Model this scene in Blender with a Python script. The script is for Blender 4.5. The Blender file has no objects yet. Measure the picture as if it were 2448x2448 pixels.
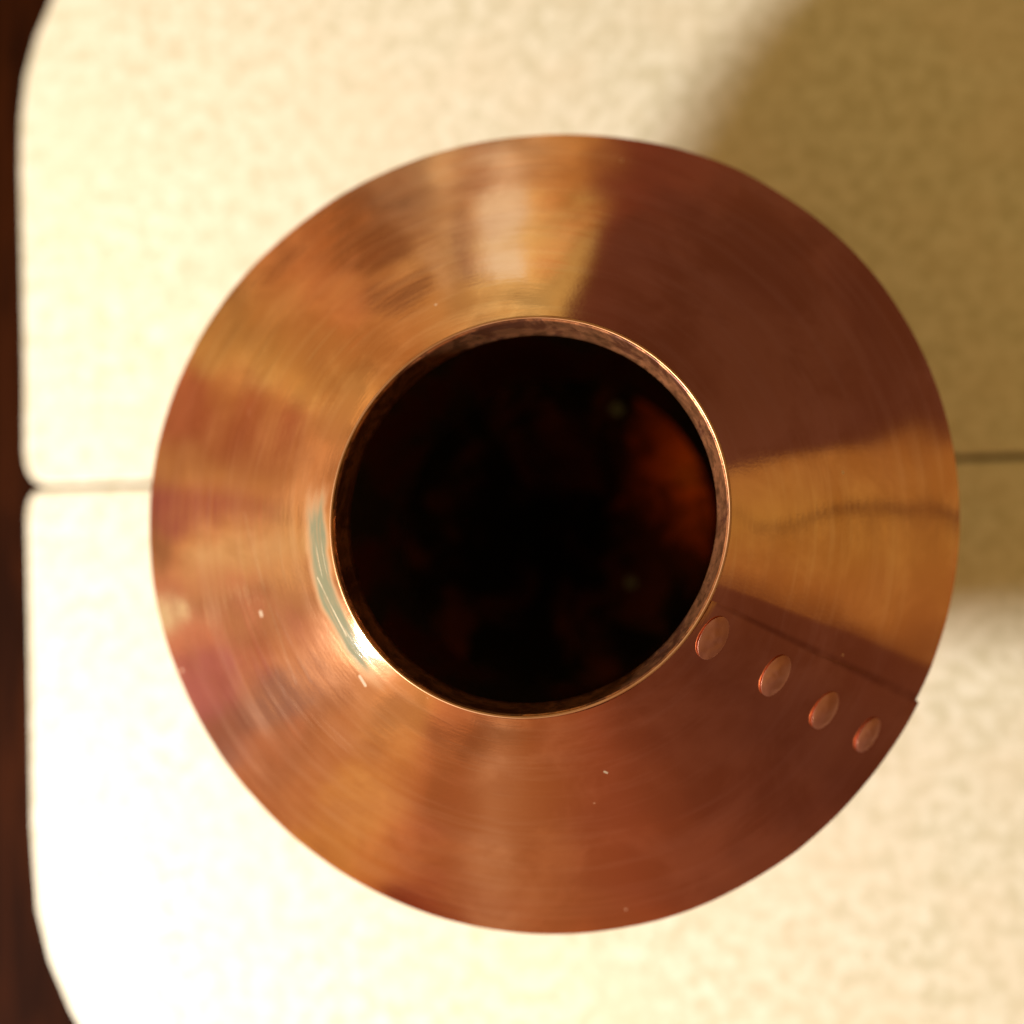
import bpy, bmesh, math, random
from mathutils import Vector, Matrix, noise
random.seed(7)
S = bpy.context.scene
COL = S.collection
rad = math.radians
H = 0.120            # height of the vessel's widest rim above the tiles (metres)
R_RIM = 0.150
R_MOUTH = 0.0645
SLOPE = math.tan(rad(33))
H_MOUTH = (R_RIM - R_MOUTH) * SLOPE

# ------------------------------------------------------------------ camera
cd = bpy.data.cameras.new('camera'); cam = bpy.data.objects.new('camera', cd)
COL.objects.link(cam); S.camera = cam
cd.sensor_width = 36; cd.lens = 38.6; cd.clip_end = 100; cd.clip_start = 0.01
ax, ay = rad(3.228), rad(5.921)
cam.matrix_world = Matrix.Translation((0.03173, -0.01885, H + 0.40794)) @ (Matrix.Rotation(ay, 4, 'Y') @ Matrix.Rotation(ax, 4, 'X'))
cd.dof.use_dof = True; cd.dof.focus_distance = 0.352; cd.dof.aperture_fstop = 2.6

# ------------------------------------------------------------------ colour management
S.view_settings.view_transform = 'Standard'; S.view_settings.look = 'None'
S.view_settings.exposure = 0.0; S.view_settings.gamma = 1.0; S.view_settings.use_curve_mapping = False
S.render.engine = 'CYCLES'; S.render.resolution_x = S.render.resolution_y = 1024

def lin(c):
    return tuple((v/255/12.92 if v <= 10 else ((v/255+0.055)/1.055)**2.4) for v in c)
COPPER = (0.86, 0.46, 0.235)

# ------------------------------------------------------------------ node helper
class NT:
    def __init__(s, tree): s.t = tree; s.n = tree.nodes; s.l = tree.links
    def node(s, kind, **kw):
        n = s.n.new(kind)
        for k, v in kw.items(): setattr(n, k, v)
        return n
    def put(s, sock, v):
        if isinstance(v, bpy.types.NodeSocket): s.l.new(v, sock)
        elif v is not None:
            if hasattr(sock, 'default_value'):
                try: sock.default_value = v
                except Exception: sock.default_value = (*v, 1.0)
    def m(s, op, a, b=None, c=None, clamp=False):
        n = s.node('ShaderNodeMath', operation=op, use_clamp=clamp)
        for i, v in enumerate((a, b, c)):
            if v is not None: s.put(n.inputs[i], v)
        return n.outputs[0]
    def mix(s, f, a, b, mode='MIX'):
        n = s.node('ShaderNodeMix', data_type='RGBA', blend_type=mode)
        s.put(n.inputs[0], f); s.put(n.inputs[6], a if isinstance(a, bpy.types.NodeSocket) else (*a, 1)); s.put(n.inputs[7], b if isinstance(b, bpy.types.NodeSocket) else (*b, 1))
        return n.outputs[2]
    def smooth(s, v, lo, hi, a=0.0, b=1.0):
        n = s.node('ShaderNodeMapRange', interpolation_type='SMOOTHSTEP')
        s.put(n.inputs[0], v)
        n.inputs[1].default_value = lo; n.inputs[2].default_value = hi
        n.inputs[3].default_value = a; n.inputs[4].default_value = b
        return n.outputs[0]
    def noise(s, vec, scale, detail=3, rough=0.55, dist=0.0):
        n = s.node('ShaderNodeTexNoise'); s.put(n.inputs['Vector'], vec)
        n.inputs['Scale'].default_value = scale; n.inputs['Detail'].default_value = detail
        n.inputs['Roughness'].default_value = rough; n.inputs['Distortion'].default_value = dist
        return n.outputs['Fac']
    def xyz(s, vec):
        n = s.node('ShaderNodeSeparateXYZ'); s.put(n.inputs[0], vec); return n.outputs
    def comb(s, x, y, z):
        n = s.node('ShaderNodeCombineXYZ')
        for i, v in enumerate((x, y, z)): s.put(n.inputs[i], v)
        return n.outputs[0]
    def ramp(s, fac, stops, interp='LINEAR'):
        n = s.node('ShaderNodeValToRGB'); cr = n.color_ramp; cr.interpolation = interp
        stops = sorted(stops)
        cr.elements[0].position = stops[0][0]; cr.elements[0].color = (*stops[0][1], 1)
        cr.elements[1].position = stops[-1][0]; cr.elements[1].color = (*stops[-1][1], 1)
        for p, c in stops[1:-1]:
            e = cr.elements.new(p); e.color = (*c, 1)
        s.put(n.inputs[0], fac); return n.outputs[0]

# ------------------------------------------------------------------ world: the warm room all round, as a procedural environment
W = bpy.data.worlds.new('World'); S.world = W; W.use_nodes = True
w = NT(W.node_tree); w.n.clear()
tc = w.node('ShaderNodeTexCoord')
X, Y, Z = w.xyz(tc.outputs['Generated'])
az = w.m('ARCTAN2', Y, X)
az01 = w.m('FRACT', w.m('ADD', w.m('DIVIDE', az, 2*math.pi), 1.0))        # 0..1 = 0..360 deg ccw from +x
el = w.m('MULTIPLY', w.m('ARCSINE', Z), 180/math.pi)                     # elevation in degrees
def env(c, k=1.0): return tuple(k*a/b for a, b in zip(lin(c), COPPER))
def stops(L):
    out = []
    for d, c in L: out.append(((d % 360)/360 if d != 360 else 1.0, env(c)))
    return out
HI = [(0,(172,108,42)),(13,(165,98,42)),(15.5,(98,48,27)),(35,(92,44,23)),(60,(92,44,24)),(82.5,(100,46,26)),(86.5,(188,130,62)),(94,(205,145,75)),
      (105,(210,150,82)),(116,(200,132,68)),(130,(186,110,52)),(142,(206,130,62)),(150,(206,128,62)),(160,(205,122,64)),(170,(212,132,74)),(182,(226,158,90)),(194,(214,134,78)),
      (203,(205,122,74)),(212,(205,122,72)),(222,(210,128,72)),(236,(208,126,62)),(241,(190,104,54)),(250,(164,88,46)),(258,(184,112,66)),(266,(166,90,46)),
      (282,(150,72,40)),(298,(112,52,29)),(318,(92,42,24)),(338,(104,50,27)),(346,(165,95,40)),(360,(172,108,42))]
LO = [(0,(166,88,38)),(12,(160,80,36)),(15.5,(118,54,27)),(28,(98,46,24)),(62,(100,48,25)),(84,(116,50,27)),(88,(186,112,50)),(94,(196,124,64)),
      (99,(214,152,100)),(104,(176,108,62)),(108,(208,146,88)),(114,(176,112,66)),(123,(158,88,42)),(134,(186,104,50)),(147,(214,140,66)),(153,(218,150,74)),(155,(188,96,52)),
      (165,(182,94,52)),(169,(214,140,74)),(175,(178,88,62)),(180,(214,136,78)),(188,(196,112,72)),(194,(208,120,78)),(204,(186,100,68)),(212,(172,98,66)),(222,(198,112,58)),
      (238,(202,118,54)),(243,(134,54,32)),(256,(150,66,34)),(268,(182,96,50)),(284,(160,72,34)),(300,(112,44,26)),(360,(166,88,38))]
HI2 = [h for h in HI]
hi = w.ramp(az01, stops(HI2[:31]))
# low ramp shares the dark lower-right quarter of the room
lo = w.ramp(az01, stops(LO[:31] ) )
dark_lr = w.m('MULTIPLY', w.smooth(az01, 0.80, 0.875), w.smooth(az01, 0.955, 0.97, 1.0, 0.0))
lo = w.mix(dark_lr, lo, env((98, 44, 25)))
wob = w.noise(tc.outputs['Generated'], 7.0, 2)
edge = w.m('ADD', el, w.m('MULTIPLY', w.m('SUBTRACT', wob, 0.5), 14.0))
band = w.mix(w.smooth(edge, 3.0, 8.0), lo, hi)
# soft furniture-like blocks: noise stretched in azimuth cells
cell = w.node('ShaderNodeTexVoronoi', feature='F1', distance='CHEBYCHEV'); cell.inputs['Scale'].default_value = 1.0
w.put(cell.inputs['Vector'], w.comb(w.m('MULTIPLY', az01, 34.0), w.m('MULTIPLY', el, 0.22), 0.0))
cx = w.xyz(cell.outputs['Color'])
lit_side = w.m('MULTIPLY', w.smooth(az01, 0.235, 0.27), w.smooth(az01, 0.70, 0.78, 1.0, 0.0))
amt = w.m('MULTIPLY', lit_side, 0.34)
gain = w.m('ADD', 1.0, w.m('MULTIPLY', w.m('SUBTRACT', cx[0], 0.5), w.m('MULTIPLY', amt, 2.0)))
gv = w.node('ShaderNodeVectorMath', operation='SCALE'); w.put(gv.inputs[0], band); w.put(gv.inputs['Scale'], gain)
band = gv.outputs[0]
# grout-line reflection for the copper's right side, painted into the surround
azs = w.m('SUBTRACT', w.m('FRACT', w.m('ADD', az01, 0.5)), 0.5)
lc = w.m('ADD', 0.0015, w.m('MULTIPLY', w.m('SINE', w.m('MULTIPLY', w.m('SUBTRACT', el, 7.0), 0.42)), 0.0065))
ln = w.smooth(w.m('ABSOLUTE', w.m('SUBTRACT', azs, lc)), 0.0020, 0.0062, 1.0, 0.0)
band = w.mix(w.m('MULTIPLY', ln, w.smooth(el, 9.0, 22.0, 0.85, 0.25)), band, env((80, 34, 20)))
# things standing about the room, seen only as soft patches in the copper
azd = w.m('MULTIPLY', az01, 360.0)
for a_, ha, e0, e1, c_, k_ in ((191, 2.6, -0.5, 2.8, (252, 205, 140), 1.0), (176, 3.4, -1, 2.6, (168, 80, 70), 0.8), (202, 5.0, 0, 3.6, (176, 88, 82), 0.65),
                               (210, 4.5, 2.6, 6.5, (142, 94, 78), 0.65), (100.5, 4.6, 2.2, 6.8, (232, 182, 130), 0.9), (107, 1.3, 2.6, 7.0, (132, 78, 50), 0.9), (114, 2.5, 4, 9, (226, 160, 96), 0.7),
                               (123, 6.0, 1.5, 5.0, (126, 70, 36), 0.8), (232, 6.0, 1.0, 7.0, (216, 134, 62), 0.8), (247, 7.0, 0.0, 3.0, (128, 50, 30), 0.8), (183, 2.0, 3, 9, (228, 165, 98), 0.6), (258, 2.6, 0, 14, (190, 116, 70), 0.7)):
    f_ = w.m('MULTIPLY', w.smooth(w.m('ABSOLUTE', w.m('SUBTRACT', azd, float(a_))), ha*0.75, ha, 1.0, 0.0), w.m('MULTIPLY', w.smooth(el, e0-0.4, e0+0.4), w.smooth(el, e1-0.4, e1+0.4, 1.0, 0.0)))
    band = w.mix(w.m('MULTIPLY', f_, k_), band, env(c_))
# ceiling above, dark directly overhead where somebody leans over
ceil = w.mix(w.smooth(el, 30.0, 44.0), band, (0.50, 0.315, 0.072))
over = w.mix(w.smooth(el, 60.0, 74.0), ceil, (0.05, 0.030, 0.016))
below = w.mix(w.smooth(el, -16.0, -6.0), (0.10, 0.05, 0.02), over)
bg = w.node('ShaderNodeBackground'); w.put(bg.inputs[0], below); bg.inputs[1].default_value = 1.0
ow = w.node('ShaderNodeOutputWorld'); w.l.new(bg.outputs[0], ow.inputs[0])

# ------------------------------------------------------------------ the lamp, low on the lower left
ld = bpy.data.lights.new('lamp', 'AREA'); ld.shape = 'DISK'; ld.size = 0.17
ld.energy = 51; ld.color = (1.0, 0.955, 0.90)
lamp = bpy.data.objects.new('lamp', ld); COL.objects.link(lamp)
azl, ell, dl = rad(210.4), rad(26), 1.4
lamp.location = (dl*math.cos(ell)*math.cos(azl), dl*math.cos(ell)*math.sin(azl), 0.02 + dl*math.sin(ell))
aim = Vector((-0.10, -0.10, 0.0)) - lamp.location
lamp.rotation_euler = aim.to_track_quat('-Z', 'Y').to_euler()

# ------------------------------------------------------------------ materials
def new_mat(name):
    m = bpy.data.materials.new(name); m.use_nodes = True
    t = NT(m.node_tree); t.n.clear()
    p = t.node('ShaderNodeBsdfPrincipled'); o = t.node('ShaderNodeOutputMaterial')
    t.l.new(p.outputs[0], o.inputs[0]); return m, t, p

def copper(name, shoulder=False, tone=1.0, tint=None, rough=0.105):
    m, t, p = new_mat(name)
    tc = t.node('ShaderNodeTexCoord'); V = tc.outputs['Object']
    x, y, z = t.xyz(V)
    r = t.m('SQRT', t.m('ADD', t.m('MULTIPLY', x, x), t.m('MULTIPLY', y, y)))
    a = t.m('ARCTAN2', y, x)
    # brushed around the axis: fine in radius, long in azimuth (cos/sin keeps it seamless)
    bx = t.m('DIVIDE', x, r); by = t.m('DIVIDE', y, r)
    br = t.comb(t.m('MULTIPLY', bx, 1.6), t.m('MULTIPLY', by, 1.6), t.m('MULTIPLY', t.m('ADD', r, t.m('MULTIPLY', z, 0.8)), 520.0))
    streak = t.noise(br, 1.0, 4, 0.65)
    br2 = t.comb(t.m('MULTIPLY', bx, 2.4), t.m('MULTIPLY', by, 2.4), t.m('MULTIPLY', t.m('ADD', r, t.m('MULTIPLY', z, 0.8)), 90.0))
    streak2 = t.noise(br2, 1.0, 3, 0.6)
    cloud = t.noise(V, 26.0, 4, 0.6, 0.4)
    fine = t.noise(V, 900.0, 2, 0.5)
    base = t.mix(t.smooth(cloud, 0.38, 0.62), tuple(c*tone for c in COPPER), (0.70*tone, 0.335*tone, 0.150*tone))
    base = t.mix(t.m('MULTIPLY', t.smooth(streak2, 0.45, 0.70), 0.42), base, (0.66*tone, 0.31*tone, 0.16*tone))
    base = t.mix(t.m('MULTIPLY', t.smooth(streak, 0.46, 0.66), 0.22), base, (0.95*tone, 0.60*tone, 0.38*tone))
    metal = None
    if tint: base = t.mix(1.0, base, tint, 'MULTIPLY')
    rg = t.m('ADD', rough, t.m('ADD', t.m('MULTIPLY', t.m('SUBTRACT', cloud, 0.5), 0.14), t.m('ADD', t.m('MULTIPLY', t.m('SUBTRACT', streak2, 0.5), 0.12), t.m('MULTIPLY', t.m('SUBTRACT', streak, 0.5), 0.08))))
    if shoulder:
        # verdigris smear beside the mouth
        bend = t.m('ADD', r, t.m('MULTIPLY', t.m('SUBTRACT', streak2, 0.5), 0.008))
        sm = t.m('MULTIPLY', t.smooth(bend, 0.0658, 0.0684), t.smooth(bend, 0.0728, 0.0768, 1.0, 0.0))
        aw = t.m('MODULO', t.m('ADD', a, 2*math.pi), 2*math.pi)
        am = t.m('ADD', t.m('ABSOLUTE', t.m('SUBTRACT', aw, rad(200))), t.m('MULTIPLY', t.m('SUBTRACT', streak, 0.5), 0.30))
        sm = t.m('MULTIPLY', sm, t.smooth(am, rad(19), rad(31), 1.0, 0.0))
        sm = t.m('MULTIPLY', sm, t.smooth(t.noise(t.comb(t.m('MULTIPLY', bx, 7.0), t.m('MULTIPLY', by, 7.0), t.m('MULTIPLY', r, 1400.0)), 1.0, 3, 0.6), 0.34, 0.56, 0.85, 1.0))
        base = t.mix(sm, base, (0.150, 0.146, 0.088))
        rg = t.m('ADD', rg, t.m('MULTIPLY', sm, 0.02))
        metal = t.m('SUBTRACT', 1.0, t.m('MULTIPLY', sm, 1.0), clamp=True)
        # grime along the riveted joint
        ds = t.m('ABSOLUTE', t.m('ADD', a, rad(25.2)))
        gr = t.m('MULTIPLY', t.smooth(ds, 0.002, 0.020, 1.0, 0.0), t.smooth(cloud, 0.35, 0.65, 0.1, 0.6))
        base = t.mix(gr, base, (0.34, 0.13, 0.06))
        # long thin scratches, mostly on the left side
        sv = t.comb(t.m('MULTIPLY', bx, 2.1), t.m('MULTIPLY', by, 2.1), t.m('MULTIPLY', r, 2600.0))
        scn = t.noise(sv, 1.0, 0, 0.5)
        scm = t.m('MULTIPLY', t.smooth(scn, 0.76, 0.79), t.m('MULTIPLY', t.smooth(x, -0.02, 0.03, 1.0, 0.0), t.smooth(t.noise(V, 38.0, 1), 0.48, 0.58)))
        base = t.mix(t.m('MULTIPLY', scm, 0.35), base, (0.95, 0.70, 0.48))
        rg = t.m('ADD', rg, t.m('MULTIPLY', scm, 0.05))
        # long straight scratches and two chips of lime, each where it is
        def seg(P0, P1, wd):
            dx, dy = P1[0]-P0[0], P1[1]-P0[1]; L2 = dx*dx + dy*dy
            qx = t.m('SUBTRACT', x, P0[0]); qy = t.m('SUBTRACT', y, P0[1])
            h = t.m('DIVIDE', t.m('ADD', t.m('MULTIPLY', qx, dx), t.m('MULTIPLY', qy, dy)), L2, clamp=True)
            ex = t.m('SUBTRACT', qx, t.m('MULTIPLY', h, dx)); ey = t.m('SUBTRACT', qy, t.m('MULTIPLY', h, dy))
            d = t.m('SQRT', t.m('ADD', t.m('MULTIPLY', ex, ex), t.m('MULTIPLY', ey, ey)))
            return t.smooth(d, wd*0.45, wd, 1.0, 0.0)
        sc = None
        for P0, P1, wd in (((-0.1027, 0.0031), (-0.0937, -0.0239), 0.00030), ((-0.0937, -0.0239), (-0.0826, -0.0571), 0.00028), ((-0.0947, -0.0388), (-0.0871, -0.0651), 0.00022),
                           ((-0.0893, -0.0312), (-0.0759, -0.0566), 0.00024), ((-0.0705, -0.0201), (-0.0601, -0.0394), 0.00020), ((-0.1037, 0.0411), (-0.1033, 0.0381), 0.0004)):
            g_ = seg(P0, P1, wd); sc = g_ if sc is None else t.m('MAXIMUM', sc, g_)
        sc = t.m('MULTIPLY', sc, t.smooth(t.noise(V, 160.0, 2), 0.35, 0.60, 0.08, 0.42))
        base = t.mix(sc, base, (0.98, 0.78, 0.55)); rg = t.m('ADD', rg, t.m('MULTIPLY', sc, 0.0))
        chip = t.m('MAXIMUM', seg((-0.0959, -0.0322), (-0.0956, -0.0334), 0.0008), t.m('MAXIMUM', seg((-0.0564, -0.0528), (-0.0546, -0.0558), 0.0007), seg((0.0243, -0.0839), (0.0251, -0.0843), 0.0005)))
        base = t.mix(t.m('MULTIPLY', chip, 0.85), base, (0.34, 0.31, 0.24))
        metal = t.m('MULTIPLY', metal, t.m('SUBTRACT', 1.0, t.m('MULTIPLY', chip, 0.85)))
        # dust specks
        vo = t.node('ShaderNodeTexVoronoi'); t.put(vo.inputs['Vector'], V); vo.inputs['Scale'].default_value = 95
        dm = t.m('MULTIPLY', t.smooth(vo.outputs['Distance'], 0.045, 0.075, 1.0, 0.0), t.smooth(t.xyz(vo.outputs['Color'])[0], 0.90, 0.92))
        base = t.mix(t.m('MULTIPLY', dm, 0.35), base, (0.85, 0.72, 0.60))
        metal = t.m('MULTIPLY', metal, t.m('SUBTRACT', 1.0, t.m('MULTIPLY', dm, 0.5)))
    t.put(p.inputs['Base Color'], base)
    if shoulder: t.put(p.inputs['Specular IOR Level'], 0.15)
    t.put(p.inputs['Metallic'], metal if metal is not None else 1.0)
    t.put(p.inputs['Roughness'], rg)
    p.inputs['Anisotropic'].default_value = 0.35
    tn = t.node('ShaderNodeTangent', direction_type='RADIAL', axis='Z'); t.l.new(tn.outputs[0], p.inputs['Tangent'])
    b1 = t.node('ShaderNodeBump'); b1.inputs['Strength'].default_value = 0.16; b1.inputs['Distance'].default_value = 0.0003
    t.put(b1.inputs['Height'], t.m('ADD', streak, t.m('MULTIPLY', fine, 0.25)))
    b2 = t.node('ShaderNodeBump'); b2.inputs['Strength'].default_value = 0.35; b2.inputs['Distance'].default_value = 0.0035
    t.put(b2.inputs['Height'], t.noise(V, 13.0, 2, 0.45)); t.l.new(b1.outputs[0], b2.inputs['Normal'])
    t.l.new(b2.outputs[0], p.inputs['Normal'])
    return m

M_SHOULDER = copper('brushed_copper', shoulder=True)
M_BODY = copper('body_copper', rough=0.3)
M_RIVET = copper('rivet_copper', tone=0.80, rough=0.5, tint=(0.95, 0.84, 1.15))
M_RIVET.node_tree.nodes['Principled BSDF'].inputs['Anisotropic'].default_value = 0
M_LIP = copper('lip_copper', tone=0.75, rough=0.42)

def inner_copper(name):
    m, t, p = new_mat(name)
    tc = t.node('ShaderNodeTexCoord'); V = tc.outputs['Object']
    n1 = t.noise(V, 60.0, 5, 0.7, 0.8); n2 = t.noise(V, 190.0, 3, 0.6)
    c = t.mix(t.smooth(n1, 0.40, 0.58), (0.10, 0.032, 0.014), (0.50, 0.20, 0.085))
    c = t.mix(t.m('MULTIPLY', t.smooth(n2, 0.58, 0.70), 0.7), c, (0.09, 0.035, 0.02))
    t.put(p.inputs['Base Color'], c)
    t.put(p.inputs['Metallic'], t.smooth(n1, 0.35, 0.6, 0.55, 0.95)); t.put(p.inputs['Roughness'], t.smooth(n2, 0.3, 0.7, 0.28, 0.5))
    b = t.node('ShaderNodeBump'); b.inputs['Strength'].default_value = 0.5; b.inputs['Distance'].default_value = 0.0008
    t.put(b.inputs['Height'], n1); t.l.new(b.outputs[0], p.inputs['Normal'])
    return m
M_COLLAR = inner_copper('collar_copper')

def tarnish_shade(name):
    m, t, p = new_mat(name)
    tc = t.node('ShaderNodeTexCoord'); V = tc.outputs['Object']
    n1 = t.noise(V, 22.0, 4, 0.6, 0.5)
    c = t.mix(t.smooth(n1, 0.46, 0.64), (0.035, 0.025, 0.02), (0.20, 0.05, 0.025))  # patchy dark copper, the shade inside the mouth put into its colour
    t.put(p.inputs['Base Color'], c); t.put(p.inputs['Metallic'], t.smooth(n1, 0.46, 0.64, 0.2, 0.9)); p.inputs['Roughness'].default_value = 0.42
    return m
M_INNER = tarnish_shade('tarnish_shade_copper')

def dish_mat():
    m, t, p = new_mat('stained_glow_copper')
    tc = t.node('ShaderNodeTexCoord'); V = tc.outputs['Object']
    n1 = t.noise(V, 34.0, 4, 0.65, 0.6)
    px, py, pz = t.xyz(V)
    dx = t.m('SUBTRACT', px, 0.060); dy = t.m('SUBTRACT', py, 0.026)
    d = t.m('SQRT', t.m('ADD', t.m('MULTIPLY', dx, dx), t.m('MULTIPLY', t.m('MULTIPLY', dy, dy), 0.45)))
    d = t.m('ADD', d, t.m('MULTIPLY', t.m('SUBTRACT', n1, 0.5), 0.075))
    glow = t.smooth(d, -0.004, 0.036, 1.0, 0.0)                 # orange glow of light inside, painted into the colour
    c = t.mix(t.smooth(n1, 0.46, 0.66), (0.008, 0.006, 0.004), (0.045, 0.010, 0.005))  # near black: shade at the bottom put into the colour
    c = t.mix(t.m('MULTIPLY', glow, t.smooth(t.noise(V, 70.0, 3), 0.36, 0.58, 0.35, 1.0)), c, (0.68, 0.095, 0.014))
    c = t.mix(t.smooth(d, -0.012, 0.012, 1.0, 0.0), c, (0.95, 0.20, 0.03))  # brighter core of the painted glow
    sp = None                                                  # two pale greenish spots
    for sx, sy in ((0.028, 0.057), (0.034, -0.023)):
        ex = t.m('SUBTRACT', px, sx); ey = t.m('SUBTRACT', py, sy)
        q = t.m('SQRT', t.m('ADD', t.m('MULTIPLY', ex, ex), t.m('MULTIPLY', ey, ey)))
        q = t.smooth(t.m('ADD', q, t.m('MULTIPLY', t.m('SUBTRACT', t.noise(V, 200, 2), 0.5), 0.002)), 0.0012, 0.0034, 1.0, 0.0)
        sp = q if sp is None else t.m('MAXIMUM', sp, q)
    c = t.mix(sp, c, (0.22, 0.25, 0.19))
    t.put(p.inputs['Base Color'], c); t.put(p.inputs['Metallic'], t.m('SUBTRACT', 1.0, sp)); t.put(p.inputs['Roughness'], t.smooth(n1, 0.4, 0.6, 0.5, 0.34))
    b = t.node('ShaderNodeBump'); b.inputs['Strength'].default_value = 0.6; b.inputs['Distance'].default_value = 0.002
    t.put(b.inputs['Height'], t.noise(V, 26.0, 2)); t.l.new(b.outputs[0], p.inputs['Normal'])
    return m
M_DISH = dish_mat()

def tile_mat():
    m, t, p = new_mat('cream_stone_tile')
    tc = t.node('ShaderNodeTexCoord'); V = tc.outputs['Object']
    n1 = t.noise(V, 135.0, 4, 0.6, 0.5); n2 = t.noise(V, 17.0, 4, 0.55); n3 = t.noise(V, 260.0, 2, 0.6)
    c = t.mix(t.smooth(n1, 0.36, 0.64), (0.62, 0.57, 0.415), (0.79, 0.745, 0.61))
    c = t.mix(t.m('MULTIPLY', t.smooth(n2, 0.40, 0.65), 0.45), c, (0.76, 0.66, 0.50))
    c = t.mix(t.m('MULTIPLY', t.smooth(n3, 0.52, 0.70), 0.30), c, (0.60, 0.55, 0.36))
    t.put(p.inputs['Base Color'], c); t.put(p.inputs['Roughness'], t.smooth(n1, 0.3, 0.7, 0.38, 0.55))
    p.inputs['Specular IOR Level'].default_value = 0.35
    b = t.node('ShaderNodeBump'); b.inputs['Strength'].default_value = 0.25; b.inputs['Distance'].default_value = 0.0006
    t.put(b.inputs['Height'], t.m('ADD', n1, n3)); t.l.new(b.outputs[0], p.inputs['Normal'])
    return m
M_TILE = tile_mat()

def simple(name, c1, c2, scale, rough, stretch=(1, 1, 1)):
    m, t, p = new_mat(name)
    tc = t.node('ShaderNodeTexCoord'); mp = t.node('ShaderNodeMapping'); t.l.new(tc.outputs['Object'], mp.inputs[0]); mp.inputs['Scale'].default_value = stretch
    n = t.noise(mp.outputs[0], scale, 4, 0.6, 0.3)
    t.put(p.inputs['Base Color'], t.mix(t.smooth(n, 0.35, 0.65), c1, c2)); p.inputs['Roughness'].default_value = rough; p.inputs['Specular IOR Level'].default_value = 0.02
    return m
M_GROUT = simple('grey_grout', (0.13, 0.10, 0.065), (0.22, 0.18, 0.12), 120, 0.9)
M_WOOD = simple('dark_wood', (0.010, 0.0022, 0.0004), (0.024, 0.0052, 0.0009), 14, 0.75, (6, 0.8, 1))

# ------------------------------------------------------------------ mesh helpers
def link(name, bm, mat, parent=None, smooth=True, sub=0):
    me = bpy.data.meshes.new(name); bmesh.ops.recalc_face_normals(bm, faces=bm.faces); bm.to_mesh(me); bm.free()
    me.materials.append(mat)
    if smooth:
        for f in me.polygons: f.use_smooth = True
    o = bpy.data.objects.new(name, me); COL.objects.link(o)
    if parent: o.parent = parent
    return o

def f_rim(a):   # hand-made rim: slightly out of round
    return 0.00106*math.cos(2*a) + 0.00069*math.sin(2*a) - 0.00042*math.cos(3*a) + 0.00111*math.sin(3*a)
def f_mouth(a):
    return 0.0010*math.sin(2*a)

def shell(profile, n=360, closed=True, seam_lift=False):
    """lathe a list of (r, z, w): w = 1 follows the rim's outline, 0 the mouth's."""
    bm = bmesh.new(); rings = []
    for i in range(n):
        a = 2*math.pi*i/n
        ring = []
        for r, z, q in profile:
            rr = r + q*f_rim(a) + (1-q)*f_mouth(a)
            ring.append(bm.verts.new((rr*math.cos(a), rr*math.sin(a), z)))
        rings.append(ring)
    k = len(profile)
    for i in range(n):
        A, B = rings[i], rings[(i+1) % n]
        for j in range(k if closed else k-1):
            jj = (j+1) % k
            bm.faces.new((A[j], B[j], B[jj], A[jj]))
    return bm

# ------------------------------------------------------------------ ground
def prism(pts, z0, z1, bev=0.0):
    bm = bmesh.new()
    vs = [bm.verts.new((x, y, z1)) for x, y in pts]
    f = bm.faces.new(vs)
    ret = bmesh.ops.extrude_face_region(bm, geom=[f])
    for v in [g for g in ret['geom'] if isinstance(g, bmesh.types.BMVert)]: v.co.z = z0
    bmesh.ops.recalc_face_normals(bm, faces=bm.faces)
    if bev:
        es = [e for e in bm.edges if all(abs(v.co.z - z1) < 1e-6 for v in e.verts)]
        bmesh.ops.bevel(bm, geom=es, offset=bev, segments=3, profile=0.5, affect='EDGES')
    return bm

upper = [(-0.1400, 0.4600), (-0.2150, 0.3700), (-0.2450, 0.3150), (-0.2632, 0.2822), (-0.2720, 0.2610), (-0.2775, 0.2400), (-0.2795, 0.2166), (-0.2790, 0.1886),
         (-0.2766, 0.1398), (-0.2740, 0.0848), (-0.2729, 0.0440), (-0.2722, 0.0380), (-0.2703, 0.0325), (-0.2672, 0.0286), (-0.2620, 0.0266),
         (0.0, 0.0320), (0.2153, 0.0370), (0.62, 0.0460), (0.62, 0.46)]
lower = [(-0.2620, 0.0238), (-0.2668, 0.0225), (-0.2694, 0.0185), (-0.2706, 0.0130), (-0.2706, 0.0088), (-0.2694, -0.0143), (-0.2663, -0.0808), (-0.2637, -0.1463),
         (-0.2597, -0.1851), (-0.2525, -0.2100), (-0.2409, -0.2340), (-0.2262, -0.2560), (-0.2080, -0.2790), (-0.1700, -0.3150), (-0.1200, -0.3500), (-0.05, -0.3900),
         (0.62, -0.42), (0.62, 0.0430), (0.2153, 0.0342), (0.0, 0.0294)]
floor = bpy.data.objects.new('tile_floor', None)
bm = prism(upper, -0.012, 0.0, 0.0016)
me = bpy.data.meshes.new('tmp'); b2 = prism(lower, -0.012, 0.0, 0.0016); b2.to_mesh(me); b2.free(); bm.from_mesh(me)
bpy.data.meshes.remove(me); bpy.data.objects.remove(floor)
floor = link('tile_floor', bm, M_TILE, smooth=False); floor['kind'] = 'structure'
floor['label'] = 'large cream stone tiles with rounded corners under the copper vessel'
gb = bmesh.new()
gy0, gy1 = 0.0150, 0.0440
g = link('grout_bed', prism([(-0.262, 0.012), (0.615, 0.025), (0.615, 0.056), (-0.262, 0.036)], -0.0119, -0.0040), M_GROUT, smooth=False)
gb.free(); g['kind'] = 'structure'
wf = link('wood_floor', prism([(-3, -3), (3, -3), (3, 3), (-3, 3)], -0.05, -0.0125), M_WOOD, smooth=False); wf['kind'] = 'structure'

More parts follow.
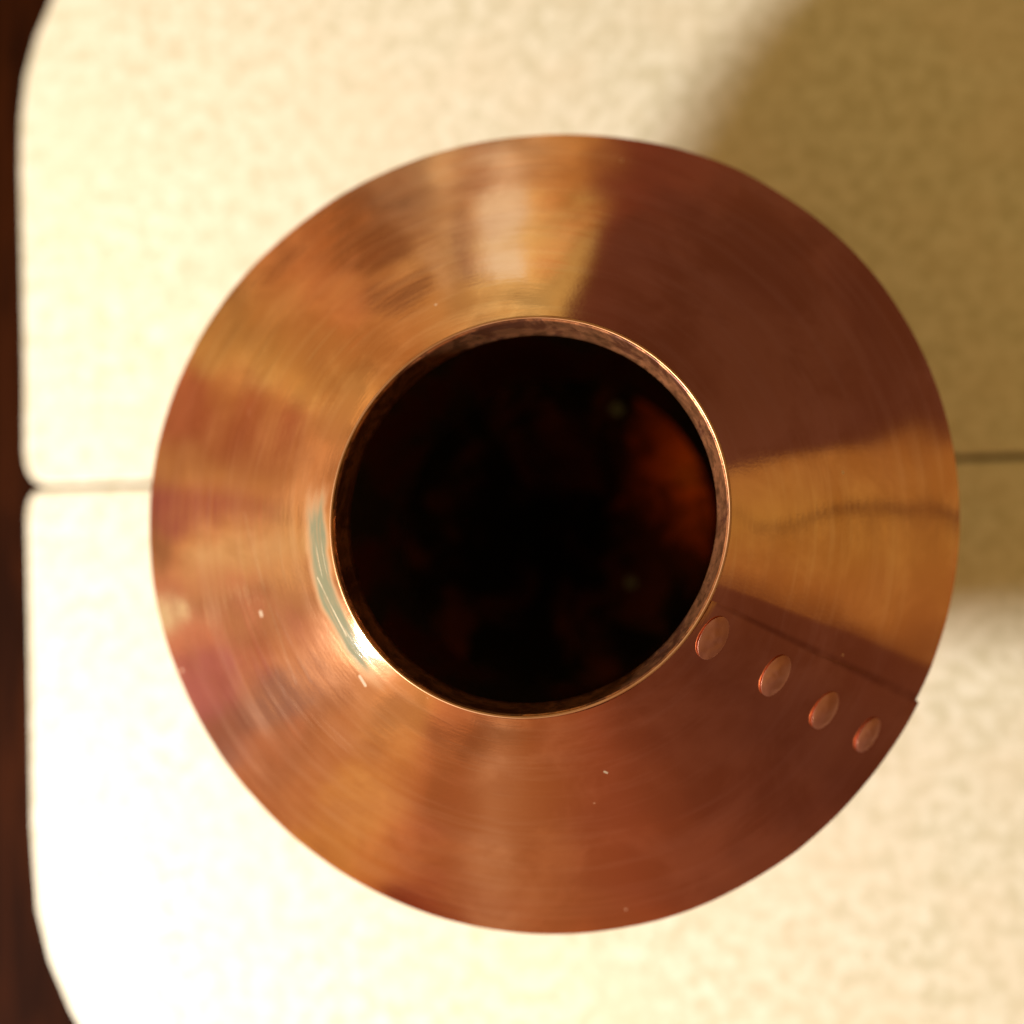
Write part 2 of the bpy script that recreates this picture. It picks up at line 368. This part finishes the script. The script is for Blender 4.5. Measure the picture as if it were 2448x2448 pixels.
# ------------------------------------------------------------------ the copper vessel
V = bpy.data.objects.new('copper_vessel', None); COL.objects.link(V)
V['label'] = 'round brushed copper vessel with conical top, dark open mouth and riveted seam'
V['category'] = 'copper pot'

# shoulder: one sheet bent round the axis, its end lapped over its start and riveted
A0 = rad(-25.4); LAP = rad(15); NA = 560
def z_sh(r):
    z = H + (R_RIM - r)*SLOPE
    rf = 0.0740                                    # the sheet rolls over towards the mouth
    if r < rf: z -= 0.08*(rf - r)**2/(rf - 0.0652)*0.5
    return z
rs = [0.0652, 0.0660, 0.0670, 0.0682, 0.0696, 0.0712, 0.0732, 0.0755, 0.079] + [0.079 + (R_RIM-0.079)*i/22 for i in range(1, 23)]
bm = bmesh.new(); cols = []
for i in range(NA+1):
    t = i/NA
    a = A0 - t*(2*math.pi + LAP)                   # clockwise from the seam
    lift = 0.0009*(1 - min(1.0, t*(2*math.pi+LAP)/rad(34)))**1.5 if t*(2*math.pi+LAP) < rad(34) else 0.0
    lift += 0.0003
    seamfade = math.exp(-t*45)
    over = t*(2*math.pi+LAP) - 2*math.pi
    if over > rad(-5): lift -= 0.0006*min(1, (over+rad(5))/rad(5))
    col = []
    for j, r in enumerate(rs):
        u = (r - rs[0])/(R_RIM - rs[0])
        rr = r + u*f_rim(a) + (1-u)*f_mouth(a)
        wav = 0.0006*math.sin(u*9 + 0.7)*math.exp(-t*60)       # the lap edge is not quite straight
        z = z_sh(r)
        p = Vector((rr*math.cos(a), rr*math.sin(a), z))
        nrm = Vector((math.sin(rad(33))*math.cos(a), math.sin(rad(33))*math.sin(a), math.cos(rad(33))))
        dent = 0.00045*noise.noise(Vector((p.x*22, p.y*22, 3.1))) + 0.0002*noise.noise(Vector((p.x*60, p.y*60, 8.1)))
        lf = lift*(0.35 + 0.65*min(1, u*5)) + seamfade*0.0007*noise.noise(Vector((u*7, 1.7, 0.3))) + seamfade*0.0003*noise.noise(Vector((u*21, 4.7, 0.3)))
        tang = Vector((-math.sin(a), math.cos(a), 0))
        col.append(bm.verts.new(p + nrm*(lf + dent) + tang*wav*1.2))
    cols.append(col)
for i in range(NA):
    for j in range(len(rs)-1):
        bm.faces.new((cols[i][j], cols[i][j+1], cols[i+1][j+1], cols[i+1][j]))
shoulder = link('shoulder', bm, M_SHOULDER, V)
sd = shoulder.modifiers.new('thickness', 'SOLIDIFY'); sd.thickness = 0.0009; sd.offset = -1
es = shoulder.modifiers.new('edge', 'EDGE_SPLIT'); es.split_angle = rad(40)

# lip and inner collar
zt = z_sh(0.0652) + 0.0006
lip_p = []
for k in range(12):
    th = 2*math.pi*k/12
    lip_p.append((0.0647 + 0.0005*math.cos(th), zt + 0.0003*math.sin(th), 0))
lip = link('lip', shell(lip_p), M_LIP, V)
collar_p = [(0.0640, zt-0.0002, 0), (0.0637, zt-0.003, 0), (0.0630, zt-0.008, 0), (0.0622, zt-0.0118, 0), (0.0616, zt-0.0135, 0), (0.0624, zt-0.0135, 0), (0.0632, zt-0.0118, 0), (0.0640, zt-0.008, 0), (0.0646, zt-0.003, 0), (0.0648, zt-0.0006, 0)]
link('inner_collar', shell(collar_p), M_COLLAR, V)

# lower body: tapers in below the widest rim down to a narrow foot
outer = [(0.1487, H-0.0006, 1), (0.1490, H-0.004, 1), (0.1462, H-0.012, 1), (0.126, H-0.030, .9), (0.103, H-0.055, .7), (0.081, H-0.085, .4), (0.067, H-0.108, .1), (0.059, 0.0040, 0), (0.058, 0.0012, 0)]
inner = [(0.056, 0.0040, 0), (0.065, H-0.1075, .1), (0.0795, H-0.085, .4), (0.1015, H-0.055, .7), (0.1245, H-0.030, .9), (0.1445, H-0.012, 1), (0.1472, H-0.004, 1), (0.1472, H-0.0006, 1)]
body = link('lower_body', shell(outer + inner), M_BODY, V)
# tarnished lining and bottom, colour darkened to stand for the shade inside
lin_p = [(0.1462, H-0.004, 1), (0.1440, H-0.012, 1), (0.1238, H-0.030, .9), (0.1008, H-0.055, .7), (0.0788, H-0.085, .4), (0.0643, H-0.1073, .1), (0.0555, 0.0050, 0)]
bm = shell(lin_p, closed=False)
link('lining', bm, M_INNER, V)
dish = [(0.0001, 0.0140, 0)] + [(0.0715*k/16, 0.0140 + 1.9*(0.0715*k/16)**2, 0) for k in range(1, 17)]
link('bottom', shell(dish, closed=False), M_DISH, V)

# rivets
def rivet(r, adeg, lt, lr, hgt, tilt=0.0):
    bm = bmesh.new(); a = rad(adeg)
    bmesh.ops.create_uvsphere(bm, u_segments=40, v_segments=20, radius=1.0)
    for v in bm.verts:
        q = math.hypot(v.co.x, v.co.y)
        zz = v.co.z
        v.co.z = zz*abs(zz) if zz > 0 else zz                     # low hammered dome fading into the sheet
        v.co.x *= lr*0.5; v.co.y *= lt*0.5; v.co.z *= hgt
        v.co.z += 0.00018*noise.noise(Vector((v.co.x*420, v.co.y*420, adeg)))
    slope = Matrix.Rotation(rad(33), 4, 'Y')
    mt = Matrix.Translation((r*math.cos(a), r*math.sin(a), H + (R_RIM - r)*SLOPE + (0.00085 if r > 0.08 else 0.00050))) @ Matrix.Rotation(a, 4, 'Z') @ slope @ Matrix.Rotation(rad(tilt), 4, 'Z')
    bm.transform(mt)
    return link('rivet', bm, M_RIVET, V)
rivet(0.0712, -33.5, 0.0150, 0.0100, 0.0003, 8)
rivet(0.0964, -33.0, 0.0150, 0.0098, 0.0008, 6)
rivet(0.1188, -33.4, 0.0142, 0.0090, 0.0008, 5)
rivet(0.1382, -33.0, 0.0135, 0.0078, 0.0007, 4)

# two pale greenish spots deep inside
